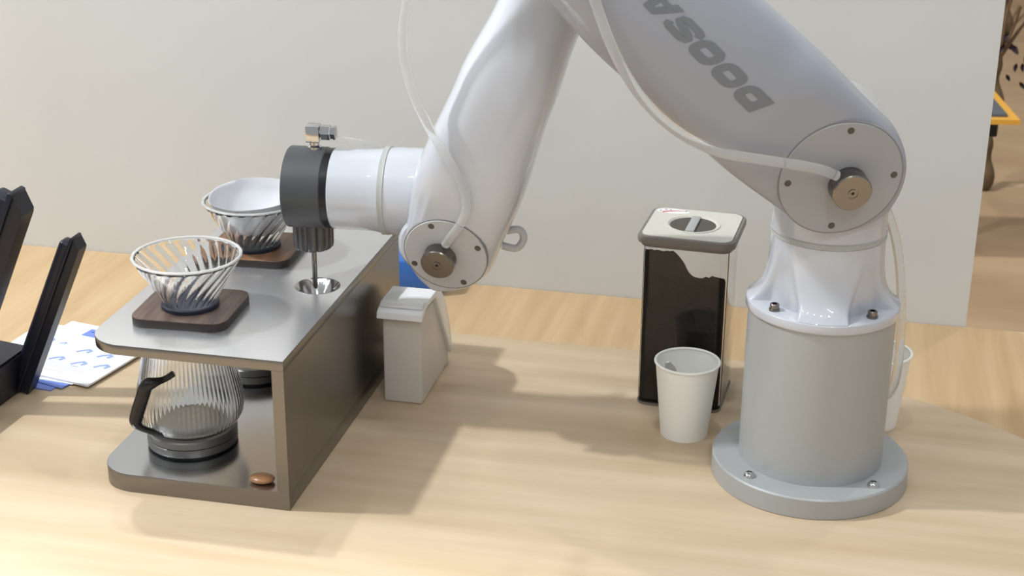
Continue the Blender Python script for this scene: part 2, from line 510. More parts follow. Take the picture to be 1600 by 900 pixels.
# tilted joint covers: a disc, four screws, a hose connector
def joint_cover(uv, d, out2, r, screw_ang, knob_px, knob_r, knob_l, notch_ang, m=None):
    c = W(uv[0], uv[1], d)
    o3 = (E1 * out2[0] + EZ * out2[1]).normalized()
    al = math.atan(TILT)
    N = (-NB * cos(al) + o3 * sin(al)).normalized()
    seam = finish('cover_seam', lathe([(0, -0.004), (r + 0.0009, -0.004), (r + 0.0009, 0.0006), (0, 0.0006)], 96, c, N), M_seam, robot)
    cov = finish('joint_cover', lathe([(0, -0.004), (r - 0.0003, -0.004), (r - 0.0003, 0.0008), (r - 0.0012, 0.0016), (0, 0.0017)], 96, c, N), m or M_cap, robot)
    X = (E1 - N * E1.dot(N)).normalized(); Y = N.cross(X)
    for a in screw_ang:
        p = c + (X * cos(rad(a)) + Y * sin(rad(a))) * (r * 0.86) + N * 0.0016
        finish('screw', lathe([(0.0037, -0.001), (0.0037, 0.0003), (0.0031, 0.0005), (0.0025, 0.0003), (0, 0.0002)], 16, p, N), M_hole, cov)
    # connector
    kc = at_plane(knob_px[0], knob_px[1], c + N * 0.0017, N)
    kn = finish('hose_connector', lathe([(knob_r * 0.96, 0), (knob_r, 0.0012), (knob_r, knob_l - 0.0012), (knob_r * 0.95, knob_l), (0.0062, knob_l)
        , (0.0062, knob_l - 0.0005), (0.0045, knob_l - 0.0005), (0.0045, knob_l + 0.0002), (0.0018, knob_l + 0.0002), (0.0018, knob_l - 0.002), (0, knob_l - 0.002)], 56, kc, N), M_nickel, robot)
    for a in notch_ang:
        q = kc + (X * cos(rad(a)) + Y * sin(rad(a))) * (knob_r - 0.0002) + N * (knob_l * 0.45)
        finish('grub_hole', lathe([(0, -0.001), (0.0032, -0.001), (0.0032, 0.0004), (0, 0.0004)], 16, q, (q - kc - N * knob_l * 0.45)), M_hole, kn)
    return c, N, X, Y, kc
sh = joint_cover(S0, 0.0895, -S_DIR, 0.0655, (85, 0, -95, 180), (1323.6, 287.6), 0.0208, 0.0195, (170,), M_cap2)
wr = joint_cover(F_PTS[0], 0.0, F_OUT, 0.0490, (110, 22, -62, 205), (688.3, 401.2), 0.0195, 0.0165, (15,))

# lettering on the upper arm
def stroke_quads(pts, w):
    P = [Vector(p) for p in pts]; L, R = [], []
    for i, p in enumerate(P):
        a = (P[i] - P[i - 1]).normalized() if i else None
        b = (P[i + 1] - P[i]).normalized() if i < len(P) - 1 else None
        t = ((a or b) + (b or a)).normalized(); n = Vector((-t.y, t.x))
        k = 1 / max(0.6, (n.dot(Vector((-(b or a).y, (b or a).x)))))
        L.append(p + n * w / 2 * k); R.append(p - n * w / 2 * k)
    return [[L + R[::-1]]]
def rr(x0, y0, x1, y1, r, seg=6): return rounded_poly([(x0, y0, r), (x1, y0, r), (x1, y1, r), (x0, y1, r)], seg)
V2 = lambda *p: [Vector(q) for q in p]
GLY = {
    'D': [[rounded_poly([(0, 0, 0), (1.27, 0, 0.42), (1.27, 1, 0.42), (0, 1, 0)], 8), rr(0.40, 0.36, 0.92, 0.64, 0.08)]],
    'O': [[rr(0, 0, 1.27, 1, 0.42, 8), rr(0.34, 0.36, 0.93, 0.64, 0.1)]],
    'S': stroke_quads([(1.24, 0.66), (1.16, 0.80), (0.98, 0.85), (0.34, 0.85), (0.17, 0.76), (0.17, 0.64), (0.32, 0.555), (0.92, 0.45), (1.09, 0.37), (1.09, 0.24), (0.92, 0.15), (0.28, 0.15), (0.1, 0.2), (0.03, 0.36)], 0.29),
    'A': [[V2((0, 0), (0.40, 0), (0.47, 0.19), (0.86, 0.19), (0.91, 0), (1.33, 0), (0.98, 1), (0.42, 1)), V2((0.55, 0.40), (0.82, 0.40), (0.72, 0.74), (0.65, 0.74))]],
    'N': [[V2((0, 0), (0.38, 0), (0.38, 0.52), (0.86, 0), (1.27, 0), (1.27, 1), (0.89, 1), (0.89, 0.48), (0.41, 1), (0, 1))]],
}
H_L = 0.0243
p0 = arm_uv(1210.5, 161.7, 0.128)
rel = Vector(p0) - S0
s_start, t_start = rel.dot(S_DIR), rel.dot(S_UP)
bm = bmesh.new()
for k, ch in enumerate('DOOSAN'):
    for polys in GLY[ch]:
        pls = [[Vector(((p[0] + k * 1.40) * 0.957, p[1], 0)) for p in pl] for pl in polys]
        flat = [p for q in pls for p in q]
        vs = [bm.verts.new(p) for p in flat]
        for t in tessellate_polygon(pls):
            try: bm.faces.new([vs[i] for i in t])
            except ValueError: pass
for _ in range(3):
    es = [e for e in bm.edges if e.calc_length() > 0.16]
    if es: bmesh.ops.subdivide_edges(bm, edges=es, cuts=1)
    bmesh.ops.triangulate(bm, faces=bm.faces)
for v in bm.verts:
    lx, ly = (v.co.x + 0.45 * v.co.y) * H_L, v.co.y * H_L
    s = s_start + lx * cos(rad(3.3)) + ly * sin(rad(3.3))
    t = t_start + ly * cos(rad(3.3)) - lx * sin(rad(3.3))
    uv = S0 + S_DIR * s + S_UP * t
    v.co = W(uv.x, uv.y, ua_front(s, t) + 0.0005)
finish('lettering', bm, M_print, upper, smooth=True, angle=80)

# wrist end: axis along -E1 at w = 0.301, d = -0.068
DT, WT, RT = -0.068, 0.3012, 0.0490
JC = W(0, WT, DT); AX = -E1
finish('wrist_body', lathe([(0.0525, 0.40), (0.0525, 0.496), (0.0515, 0.507)], 72, JC, AX), M_white, robot)
finish('seal_band', lathe([(0.0515, 0.507), (0.0528, 0.508), (0.0522, 0.511), (0.0528, 0.514), (0.0505, 0.515)], 72, JC, AX), M_band, robot)
finish('tool_flange', lathe([(0.0505, 0.515), (0.0495, 0.522), (0.0487, 0.535), (0.0487, 0.5735), (0.0475, 0.5752), (0, 0.5752)], 72, JC, AX), M_white, robot)
finish('spacer_ring', lathe([(0, 0.5752), (0.0478, 0.5752), (0.0478, 0.5835), (0, 0.5835)], 72, JC, AX), M_black, robot)
grip = finish('tool_collar', lathe([(0, 0.5835), (0.0475, 0.5835), (0.0487, 0.5848), (0.0487, 0.6285), (0.0475, 0.63), (0, 0.63)], 72, JC, AX), M_darkgrey, robot)
TC = W(-0.604, 0, DT)
def flute(r, h, t, k): return r * (1 + 0.09 * (abs(sin(6 * t)) ** 0.45 - 0.7)) if r > 0.015 else r
finish('nozzle_holder', lathe([(0.0, 0.2255), (0.021, 0.2255), (0.0232, 0.2275), (0.0240, 0.232), (0.0240, 0.262), (0, 0.264)], 96, (TC.x, TC.y, 0), rmod=flute), M_holder, robot)
finish('nozzle_rod', lathe([(0, 0.166), (0.002, 0.166), (0.0031, 0.169), (0.0031, 0.2256), (0, 0.2256)], 20, (TC.x, TC.y, 0)), M_nickel, robot)
# elbow fitting on top of the collar
fe = W(-0.598, 0, DT)
bm = bmesh.new()
add_lathe(bm, [(0, 0.3475), (0.0085, 0.3475), (0.0085, 0.352), (0.0058, 0.354), (0.0058, 0.360), (0, 0.360)], 24, (fe.x, fe.y, 0))
ZR = Matrix.Translation((fe.x, fe.y, 0)) @ Matrix.Rotation(AY, 4, 'Z')
add_box(bm, (-0.009, -0.0085, 0.358), (0.0075, 0.0085, 0.3785), 0.0018, 2, ZR)
fit = finish('elbow_fitting', bm, M_chrome, robot)
bm = bmesh.new()
add_lathe(bm, [(0, 0.0075), (0.0062, 0.0075), (0.0062, 0.0095), (0.0092, 0.0095), (0.0092, 0.0195), (0.0078, 0.0205), (0.0078, 0.023), (0.0086, 0.0235), (0.0086, 0.026), (0.005, 0.027), (0, 0.027)], 6, (fe.x, fe.y, 0.3695), E1)
finish('hose_nut', bm, M_chrome, fit, smooth=False)
# cable gland behind the wrist
g0 = W(-0.352, 0.262, -0.055)
finish('cable_gland', tube(smooth_path([g0 + E1 * -0.02, g0 + E1 * 0.000 + EZ * 0.003, g0 + E1 * 0.005 + EZ * -0.008, g0 + E1 * -0.003 + EZ * -0.02, g0 + E1 * -0.02 - EZ * 0.018], 6), 0.0045, 12), M_cap, robot)

# ================================================================== clear hoses
def hose(pix, label, r=0.0052, sub=8):
    pts = smooth_path([arm_pt(px, py, d) for px, py, d in pix], sub)
    return tag(finish('air_hose', tube(pts, r, 24), M_tube), label, 'hose', 'clear hoses on the robot arm')
hose([(790, -260, 0.02), (728, -190, 0.025), (682, -115, 0.03), (655, -60, 0.03), (641, -20, 0.03), (633, 20, 0.03), (629, 60, 0.03), (634, 105, 0.03), (647, 150, 0.035), (668, 195, 0.036), (691, 234, 0.036),
      (710, 266, 0.036), (724, 297, 0.034), (729, 322, 0.032), (722, 346, 0.028), (706, 368, 0.021), (696, 382, 0.012)],
     'clear hose curving over the left limb to the connector near the wrist')
hose([(850, -210, 0.13), (880, -140, 0.148), (905, -70, 0.15), (926, -10, 0.147), (943, 40, 0.146), (960, 82, 0.144), (983, 124, 0.142), (1010, 161, 0.14), (1045, 195, 0.139), (1085, 221, 0.137),
      (1130, 239, 0.134), (1180, 248, 0.130), (1235, 256, 0.123), (1282, 265, 0.112), (1308, 275, 0.104)],
     'clear hose under the grey lettering ending at the shoulder connector', 0.0054)
hose([(1368, 300, 0.02), (1386, 330, 0.0), (1399, 372, -0.01), (1406, 420, -0.015), (1408, 480, -0.018), (1406, 540, -0.02), (1401, 585, -0.022), (1391, 612, -0.03), (1375, 625, -0.04)],
     'clear hose hanging down along the right side of the grey pedestal')
hose([(524, 217, DT), (545, 219, DT - 0.003), (572, 224, DT - 0.012), (598, 231, DT - 0.03), (620, 240, DT - 0.05), (640, 250, DT - 0.062)],
     'thin clear hose running from the chrome elbow fitting behind the white wrist', 0.0033)

# ================================================================== steel stand
SX0, SX1, SY0, SY1, SH = -0.803, -0.5675, 1.4600, 1.905, 0.1827
stand = thing('steel_stand', 'brushed steel two-level stand, open on the left, holding the glass drippers', 'stand', ((SX0 + SX1) / 2, 1.68, 0))
def plate(x1): return rounded_poly([(SX0, SY0, 0.044), (x1, SY0, 0), (x1, SY1, 0), (SX0, SY1, 0.044)], 14)
FX, FY = -0.604, 1.6815
finish('top_plate', prism(plate(SX1), SH - 0.0118, SH, circle2(FX, FY, 0.0272), 0.0004), M_steel, stand)
finish('bottom_plate', prism(plate(SX1), 0.0, 0.0222, None, 0.0004), M_shelf, stand)
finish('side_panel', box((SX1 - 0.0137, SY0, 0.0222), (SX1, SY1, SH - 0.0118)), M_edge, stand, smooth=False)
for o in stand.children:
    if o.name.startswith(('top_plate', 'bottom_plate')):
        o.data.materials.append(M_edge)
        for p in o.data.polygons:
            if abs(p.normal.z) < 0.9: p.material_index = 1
finish('drain_funnel', lathe([(0.0275, SH + 0.0004), (0.0268, SH - 0.0004), (0.006, SH - 0.026), (0.004, SH - 0.034), (0.0052, SH - 0.034), (0.0073, SH - 0.026), (0.0272, SH - 0.003)], 64, (FX, FY, 0)), M_chrome, stand)

# ================================================================== glass drippers on walnut boards
def make_dripper(label, wood, loc, rz, group):
    t = thing('glass_dripper', label, 'dripper', loc, rz, group)
    b = rounded_poly([(-0.0565, -0.0535, 0.018), (0.0565, -0.0535, 0.018), (0.0565, 0.0535, 0.018), (-0.0565, 0.0535, 0.018)], 8)
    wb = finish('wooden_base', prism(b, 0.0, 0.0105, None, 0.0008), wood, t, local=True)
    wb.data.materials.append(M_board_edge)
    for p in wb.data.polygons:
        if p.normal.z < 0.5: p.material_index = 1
    RC = (0.000, -0.003)
    finish('collar', lathe([(0.0, 0.0105), (0.0328, 0.0105), (0.0332, 0.0115), (0.0332, 0.0150), (0.0322, 0.0160), (0.0290, 0.0160), (0.0275, 0.0140), (0.0, 0.0140)], 56, (RC[0], RC[1], 0)), M_ring, t, local=True)
    NR = 22
    def cone(z):
        k = (z - 0.0142) / (0.0700 - 0.0142)
        return 0.0268 + 0.0342 * k ** 0.93
    zs = [0.0142 + (0.0700 - 0.0142) * i / 18 for i in range(19)]
    prof = [(cone(z), z) for z in zs] + [(0.0612, 0.0704), (0.0610, 0.0710), (0.0600, 0.0711), (0.0592, 0.0708)] + \
           [(cone(z) - 0.0026, z) for z in reversed(zs)]
    def ribs(r, h, tt, k):
        if h > 0.0702: return r * (1 + 0.004 * cos(NR * (tt - 12.0 * (0.07 - 0.0142))))
        ph = NR * (tt - 12.0 * (h - 0.0142))
        w = (0.5 + 0.5 * cos(ph)) ** 4
        inner = k > 22
        fade = sstep(0.0142, 0.022, h)
        return r - w * 0.0016 * fade if inner else r + w * 0.0006 * fade
    finish('glass_cone', lathe(prof, NR * 12, (RC[0], RC[1], 0), closed=True, rmod=ribs), M_glass, t, local=True, angle=60)
    rim = [(0.0609 + 0.0021 * cos(a), 0.0722 + 0.0016 * sin(a)) for a in [2 * PI * i / 10 for i in range(10)]]
    finish('glass_rim', lathe(rim, 176, (RC[0], RC[1], 0), closed=True, rmod=lambda r, h, tt, k: r * (1 + 0.003 * cos(NR * tt))), M_rim, t, local=True, angle=70)
    return t
d1 = make_dripper('ribbed glass dripper, empty, on dark walnut board at the stand front', M_walnut, (-0.7175, 1.5675, SH), rad(3), 'glass drippers on the stand')
d2 = make_dripper('ribbed glass dripper holding a paper filter, on brown board behind', M_walnut2, (-0.7180, 1.7735, SH), rad(3), 'glass drippers on the stand')

# paper filter in the rear dripper
fc = Vector((-0.7180, 1.7735 - 0.003, SH))
def pf(r, h, t, k): return r * (1 + 0.02 * sin(3 * t + 0.6) + 0.012 * sin(7 * t)) if h > 0.0715 else r
prof_o = [(0.006, 0.0345), (0.0305, 0.0350), (0.0365, 0.0440), (0.0420, 0.0520), (0.0505, 0.0650), (0.0528, 0.0720), (0.0538, 0.0755), (0.0555, 0.0785)]
bm = bmesh.new()
X0 = 72
rings = []
pr = prof_o + [(r - 0.0005, h) for r, h in reversed(prof_o)]
for k, (r, h) in enumerate(pr):
    rg = []
    for i in range(X0):
        t = 2 * PI * i / X0
        lift = 0.008 * max(0, sin(t + 0.15)) - 0.004 * max(0, -sin(t + 0.4)) if h > 0.07 else 0
        lift *= sstep(0.07, 0.083, h)
        q = pf(r, h, t, k)
        rg.append(bm.verts.new(fc + Vector((q * cos(t), q * sin(t), h + lift))))
    rings.append(rg)
for A, B in zip(rings, rings[1:] + rings[:1]):
    for i in range(X0):
        j = (i + 1) % X0
        bm.faces.new((A[i], A[j], B[j], B[i]))
tag(finish('paper_filter', bm, M_paper, angle=70), 'white cone paper filter standing up inside the rear glass dripper', 'filter')

# ================================================================== carafes on round warmers
def make_carafe(label, loc, group):
    t = thing('glass_carafe', label, 'carafe', loc, 0, group)
    NC = 70
    outp = [(0.040, 0.0000), (0.048, 0.0015), (0.0555, 0.008), (0.0608, 0.018), (0.0625, 0.029), (0.0618, 0.040), (0.0592, 0.055),
            (0.0556, 0.072), (0.0522, 0.088), (0.0488, 0.104), (0.0468, 0.114), (0.0475, 0.120)]
    prof = [(0, 0.0)] + outp + [(0.0462, 0.1205)] + [(r - 0.0025, max(h, 0.003)) for r, h in reversed(outp)] + [(0, 0.003)]
    nO = len(outp)
    def ribs(r, h, tt, k):
        f = sstep(0.008, 0.022, h) * (1 - sstep(0.108, 0.116, h))
        if k <= nO: return r + 0.0006 * f * (abs(cos(NC / 2 * tt)) - 0.5)
        return r
    finish('glass_body', lathe(prof, NC * 6, (0, 0, 0), rmod=ribs), M_glass, t, local=True, angle=70)
    return t
CX, CY, CZ = -0.7225, 1.5570, 0.0222
def warmer(c, label, group):
    t = thing('round_warmer', label, 'warmer', (c[0], c[1], CZ), 0, group)
    finish('rubber_foot', lathe([(0, 0), (0.0500, 0), (0.0500, 0.003), (0, 0.003)], 64), M_black, t, local=True)
    finish('lower_ring', lathe([(0, 0.003), (0.0525, 0.003), (0.0528, 0.004), (0.0528, 0.0118), (0.0515, 0.0126), (0, 0.0126)], 64), M_knurl, t, local=True)
    finish('top_ring', lathe([(0, 0.0126), (0.0515, 0.0126), (0.0528, 0.0134), (0.0528, 0.0205), (0.051, 0.0220), (0, 0.0220)], 64), M_knurl, t, local=True)
    return t
warmer((CX, CY), 'round grey warmer disc under the front carafe', 'round warmers')
warmer((CX, CY + 0.2075), 'round grey warmer disc deep inside the stand', 'round warmers')
cf1 = make_carafe('ribbed glass carafe with black handle, under the front dripper', (CX, CY, CZ + 0.0222), None)
hp = [at_y(272, 583, 1.507), at_y(258, 592, 1.502), at_y(240, 598, 1.492), at_y(229, 603, 1.490), at_y(222, 622, 1.490), at_y(214, 648, 1.490),
      at_y(213, 660, 1.490), at_y(222, 669, 1.492), at_y(240, 675, 1.500), at_y(256, 679, 1.506)]
hr = lambda k: 0.0037 + 0.0040 * sstep(0.12, 0.3, k) * (1 - sstep(0.62, 0.8, k))
for cf in (cf1,):
    off = cf.location - cf1.location
    h = finish('handle', tube([p + off for p in smooth_path(hp, 5)], hr, 14), M_black, cf)

# brown oval piece on the lower shelf
bm = bmesh.new()
bmesh.ops.create_icosphere(bm, subdivisions=3, radius=1.0)
bc = at_z(408, 755, CZ)
for v in bm.verts:
    v.co = Vector((bc.x + v.co.x * 0.0148, bc.y + 0.004 + v.co.y * 0.0115, CZ + 0.0042 + v.co.z * 0.0042 * (1.15 if v.co.z > 0 else 1)))
tag(finish('brown_token', bm, M_brown), 'small glossy brown oval piece on the lower steel shelf', 'token')

# ================================================================== flip-lid bin
BX0, BX1, BY0 = -0.5470, -0.4965, 1.757
binn = thing('flip_lid_bin', 'narrow white plastic bin with flip lid beside the steel stand', 'bin', ((BX0 + BX1) / 2, 1.82, 0))
def yz_prism(pts, x0, x1, bev=0.0):
    bm = bmesh.new()
    a = [bm.verts.new((x0, y, z)) for y, z in pts]; b = [bm.verts.new((x1, y, z)) for y, z in pts]
    n = len(pts)
    bm.faces.new(a); bm.faces.new(b[::-1])
    for i in range(n): bm.faces.new((a[i], a[(i + 1) % n], b[(i + 1) % n], b[i]))
    bmesh.ops.recalc_face_normals(bm, faces=bm.faces)
    if bev: bmesh.ops.bevel(bm, geom=list(bm.edges), offset=bev, segments=3, affect='EDGES', profile=0.5)
    return bm
finish('bin_body', yz_prism([(BY0, 0), (1.893, 0), (1.893, 0.014), (1.818, 0.119), (BY0, 0.122)], BX0, BX1, 0.0028), M_bin, binn)
lid_o = [(BY0 - 0.009, 0.1180), (BY0 - 0.007, 0.1265), (1.770, 0.1345), (1.822, 0.1340), (1.846, 0.1230), (1.866, 0.1010), (1.883, 0.070), (1.895, 0.034), (1.8975, 0.0165)]
lid_i = [(1.8935, 0.0150), (1.855, 0.070), (1.822, 0.1185), (1.815, 0.1265), (1.775, 0.1285), (BY0 - 0.003, 0.1235), (BY0 - 0.004, 0.1180)]
finish('flip_lid', yz_prism(lid_o + lid_i, BX0 - 0.005, BX1 + 0.004, 0.0012), M_binlid, binn)
finish('lid_ridge', yz_prism([(1.757, 0.1305), (1.761, 0.1350), (1.770, 0.1368), (1.776, 0.1340)], BX0 - 0.003, BX1 + 0.002, 0.0012), M_binlid, binn)

# blue box by the wall
tag(finish('blue_box', box((-0.668, 2.132, -0.004), (-0.572, 2.185, 0.048), 0.003), M_bluebox), 'small blue plastic box against the white partition, behind the bin', 'box')

# ================================================================== coffee canister
CC = Vector((-0.1735, 1.8745, 0)); CR = rad(-3.4)
can = thing('coffee_canister', 'tall square clear canister with pale dial lid, full of coffee', 'canister', CC, CR)
def sq(h, r, seg=6): return rounded_poly([(-h, -h, r), (h, -h, r), (h, h, r), (-h, h, r)], seg)
bm = bmesh.new()
HB = 0.0535
o_ = sq(HB, 0.012); i_ = sq(HB - 0.0026, 0.0098)
def loops(rows):
    vr = [[bm.verts.new((p[0], p[1], z)) for p in poly] for poly, z in rows]
    n = len(vr[0])
    for A, B in zip(vr, vr[1:]):
        for i in range(n): bm.faces.new((A[i], A[(i + 1) % n], B[(i + 1) % n], B[i]))
    bm.faces.new(vr[0][::-1]); bm.faces.new(vr[-1])
loops([(sq(HB - 0.003, 0.0095), 0.0), (o_, 0.003), (o_, 0.2215), (i_, 0.2215), (i_, 0.0070)])
finish('clear_body', bm, M_acrylic, can, local=True)
finish('base_rim', prism(sq(HB + 0.0006, 0.0125), 0.0005, 0.0030, sq(HB - 0.004, 0.009)), M_lidgrey, can, local=True)
bm = bmesh.new()
loops([(sq(0.0535, 0.012), 0.2150), (sq(0.0560, 0.013), 0.2160), (sq(0.0560, 0.013), 0.2200), (sq(0.0605, 0.016), 0.2210), (sq(0.0612, 0.0165), 0.2235), (sq(0.0612, 0.0165), 0.2275), (sq(0.0598, 0.0155), 0.2300)])
lid = finish('lid', bm, M_lidgrey, can, local=True)
inn = circle2(0, 0, 0.0325, 48)
finish('lid_plate', prism(sq(0.0560, 0.0135), 0.2299, 0.2312, inn), M_lidpale, lid, local=True)
finish('dial_ring', lathe([(0.0345, 0.2311), (0.0342, 0.2322), (0.0315, 0.2322), (0.0295, 0.2308), (0.0288, 0.2303)], 56), M_lidpale, lid, local=True)
finish('dial_well', lathe([(0.0, 0.2303), (0.0292, 0.2304)], 56), M_well, lid, local=True, recalc=False)
finish('dial_bar', box((-0.0056, -0.0285, 0.2304), (0.0056, 0.0285, 0.2330), 0.0009), M_band, lid, local=True)
# sticker with red swoosh
st = bmesh.new()
el = [Vector((-0.033 + 0.021 * cos(2 * PI * i / 28), 0.0435 + 0.0088 * sin(2 * PI * i / 28))) for i in range(28)]
add_prism(st, el, 0.2312, 0.2315)
stk = finish('logo_sticker', st, M_sticker, lid, local=True)
bm = bmesh.new()
for a, b in zip(range(12), range(1, 13)):
    def pt(i, s):
        k = i / 12; x = -0.046 + 0.030 * k; y = 0.0375 + 0.0085 * math.sin(k * 1.9) ; w = 0.0021 * (1 - k) + 0.0003
        return (x, y + s * w, 0.2317)
    v = [bm.verts.new(pt(a, -1)), bm.verts.new(pt(b, -1)), bm.verts.new(pt(b, 1)), bm.verts.new(pt(a, 1))]
    bm.faces.new(v)
finish('red_swoosh', bm, M_red, lid, local=True)
bm = bmesh.new()
for (x, y, r) in ((-0.0490, 0.0420, 0.0017), (-0.0430, 0.0480, 0.0015), (-0.0370, 0.0475, 0.0013), (-0.0165, 0.0475, 0.0015)):
    bm.faces.new([bm.verts.new((p.x, p.y, 0.2317)) for p in circle2(x, y, r, 10)])
finish('teal_mark', bm, M_teal, lid, local=True)
# coffee inside
bm = bmesh.new(); NG = 26; HI = HB - 0.0034
grid = []
for j in range(NG + 1):
    row = []
    for i in range(NG + 1):
        x = -HI + 2 * HI * i / NG; y = -HI + 2 * HI * j / NG
        z = 0.2115 - 0.085 * ((y + HI) / (2 * HI)) ** 0.9 - 0.028 * sstep(-0.018, 0.016, x) - 0.003 * sstep(0.0, 0.05, x) + 0.0035 * math.sin(x * 110 + y * 60) * sstep(-0.03, 0, x) + random.uniform(-0.0012, 0.0012)
        row.append(bm.verts.new((x, y, z)))
    grid.append(row)
for j in range(NG):
    for i in range(NG): bm.faces.new((grid[j][i], grid[j][i + 1], grid[j + 1][i + 1], grid[j + 1][i]))
per = [grid[0][i] for i in range(NG)] + [grid[j][NG] for j in range(NG)] + [grid[NG][i] for i in range(NG, 0, -1)] + [grid[j][0] for j in range(NG, 0, -1)]
bot = [bm.verts.new((v.co.x, v.co.y, 0.0076)) for v in per]
n = len(per)
for i in range(n): bm.faces.new((per[i], per[(i + 1) % n], bot[(i + 1) % n], bot[i]))
bm.faces.new(bot[::-1])
g = finish('ground_coffee', bm, M_coffee, None, angle=60)
g.location = CC; g.rotation_euler = (0, 0, CR)
tag(g, 'dark ground coffee heaped higher on the left inside the canister', 'coffee', kind='stuff')

# ================================================================== paper cups and spoon
def make_cup(label, loc):
    t = thing('paper_cup', label, 'cup', loc, 0, 'white paper cups')
    prof = [(0, 0.004), (0.0272, 0.004), (0.0278, 0.0), (0.0288, 0.0), (0.0386, 0.0960)]
    finish('cup_wall', lathe(prof + [(0.0381, 0.0962), (0.0283, 0.0060), (0, 0.0060)], 72), M_cup, t, local=True)
    rim = [(0.0388 + 0.0017 * cos(a), 0.0967 + 0.0017 * sin(a)) for a in [2 * PI * i / 12 for i in range(12)]]
    finish('rolled_rim', lathe(rim, 72, closed=True), M_cup, t, local=True)
    return t
cup1 = make_cup('white paper cup with a spoon, in front of the coffee canister', (-0.1605, 1.7555, 0))
q = at_z(1397, 668, 0)
make_cup('white paper cup half hidden behind the right side of the pedestal', (q.x - 0.0265, q.y + 0.010, 0))
spoon = thing('metal_spoon', 'small shiny metal spoon standing in the front paper cup', 'spoon', (-0.1605, 1.7555, 0.006))
tip = at_y(1043, 566, 1.7370); low = Vector((-0.150, 1.763, 0.0085))
ax = (tip - low)
pts = [low + ax * k / 10 for k in range(11)]
bm = bmesh.new()
X, Y, A = frame_from(ax)
side = (RGT - A * RGT.dot(A)).normalized(); nrm = A.cross(side)
rows = []
for k, p in enumerate(pts):
    t = k / 10
    w = 0.0026 + 0.0038 * sstep(0.5, 0.85, t)
    if k == 10: w = 0.003
    th = 0.0009
    rows.append([bm.verts.new(p + side * w * a + nrm * th * b) for a, b in ((-1, -0.4), (-0.5, -1), (0.5, -1), (1, -0.4), (1, 0.4), (0.5, 1), (-0.5, 1), (-1, 0.4))])
for A_, B_ in zip(rows, rows[1:]):
    for i in range(8): bm.faces.new((A_[i], A_[(i + 1) % 8], B_[(i + 1) % 8], B_[i]))
bm.faces.new(rows[0]); bm.faces.new(rows[-1])
finish('handle', bm, M_spoon, spoon)
bm = bmesh.new(); bmesh.ops.create_uvsphere(bm, u_segments=20, v_segments=12, radius=1)
for v in bm.verts: v.co = low + Vector((0.002, -0.001, 0.004)) + side * v.co.x * 0.0085 + A * v.co.y * 0.0085 * 0.6 + nrm * v.co.z * 0.002
finish('bowl', bm, M_spoon, spoon)

# ================================================================== leaflets
def leaflet(name, label, corner, ang, w, h, z, thick, m, group):
    t = thing(name, label, 'leaflet', (corner[0], corner[1], z), ang, group)
    finish('sheet', box((0, 0, 0), (w, h, thick)), m, t, smooth=False, local=True)
    return t
GR = 'leaflets by the black stand'
lw, lh = 0.157, 0.166
b_r = at_z(137, 602, 0.0063)
angL = rad(-11.6)
def corner_from_br(br, ang, w): return (br.x - w * cos(ang), br.y - w * sin(ang))
bl = at_z(96, 608, 0.001)
leaflet('leaflet', 'blue leaflet peeking out under the white leaflets, uppermost blue one', corner_from_br(bl, rad(-16), 0.12), rad(-16), 0.12, 0.14, 0.0014, 0.0009, M_blueprint, GR)
bl2 = at_z(80, 610, 0.001)
leaflet('leaflet', 'blue leaflet lying lowest on the table under all the others', corner_from_br(bl2, rad(-4), 0.12), rad(-4), 0.12, 0.14, 0.0002, 0.0011, M_blueprint, GR)
leaflet('leaflet', 'plain white leaflet under the printed one, its corner showing', corner_from_br(b_r + Vector((-0.024, 0.004, 0)), rad(-6), lw), rad(-6), lw, lh, 0.0024, 0.0012, M_leaflet, GR)
lf = leaflet('leaflet', 'white leaflet printed with pale blue robots, topmost of the pile', corner_from_br(b_r, angL, lw), angL, lw, lh, 0.0037, 0.0026, M_leaflet, GR)
ZP = 0.00275
def quad(bm, x0, y0, x1, y1, z=ZP): bm.faces.new([bm.verts.new(p) for p in ((x0, y0, z), (x1, y0, z), (x1, y1, z), (x0, y1, z))])
def on_leaf(px, py):
    p = at_z(px, py, 0.0063) - Vector((lf.location.x, lf.location.y, 0))
    return (p.x * cos(-angL) - p.y * sin(-angL), p.x * sin(-angL) + p.y * cos(-angL))
bm = bmesh.new(); q0 = on_leaf(152, 529); quad(bm, q0[0] - 0.028, q0[1], q0[0] + 0.008, q0[1] + 0.024)
finish('blue_panel', bm, M_blueprint, lf, smooth=False, local=True)
spots = [on_leaf(*p) for p in ((76, 530), (100, 536), (64, 548), (134, 548), (166, 556), (91, 559), (125, 567), (161, 572))]
for k, (x, y) in enumerate(spots):
    sc_ = 0.5 if k == 1 else 1
    bm = bmesh.new(); bm.faces.new([bm.verts.new((p.x, p.y, ZP)) for p in circle2(x, y, 0.0125 * sc_, 24)])
    finish('print_disc', bm, M_paleprint, lf, smooth=False, local=True)
    bm = bmesh.new()
    for pl in stroke_quads([(x - 0.009 * sc_, y - 0.009 * sc_), (x - 0.004 * sc_, y - 0.002 * sc_), (x + 0.003 * sc_, y + 0.004 * sc_), (x + 0.0085 * sc_, y + 0.001 * sc_), (x + 0.006 * sc_, y - 0.006 * sc_)], 0.0048 * sc_):
        pp = [Vector((p[0], p[1], ZP + 0.0002)) for p in pl[0]]
        vs = [bm.verts.new(p) for p in pp]
        for tr in tessellate_polygon([pp]):
            try: bm.faces.new([vs[i] for i in tr])
            except ValueError: pass
    finish('printed_robot', bm, M_midprint, lf, smooth=False, local=True)
bm = bmesh.new()
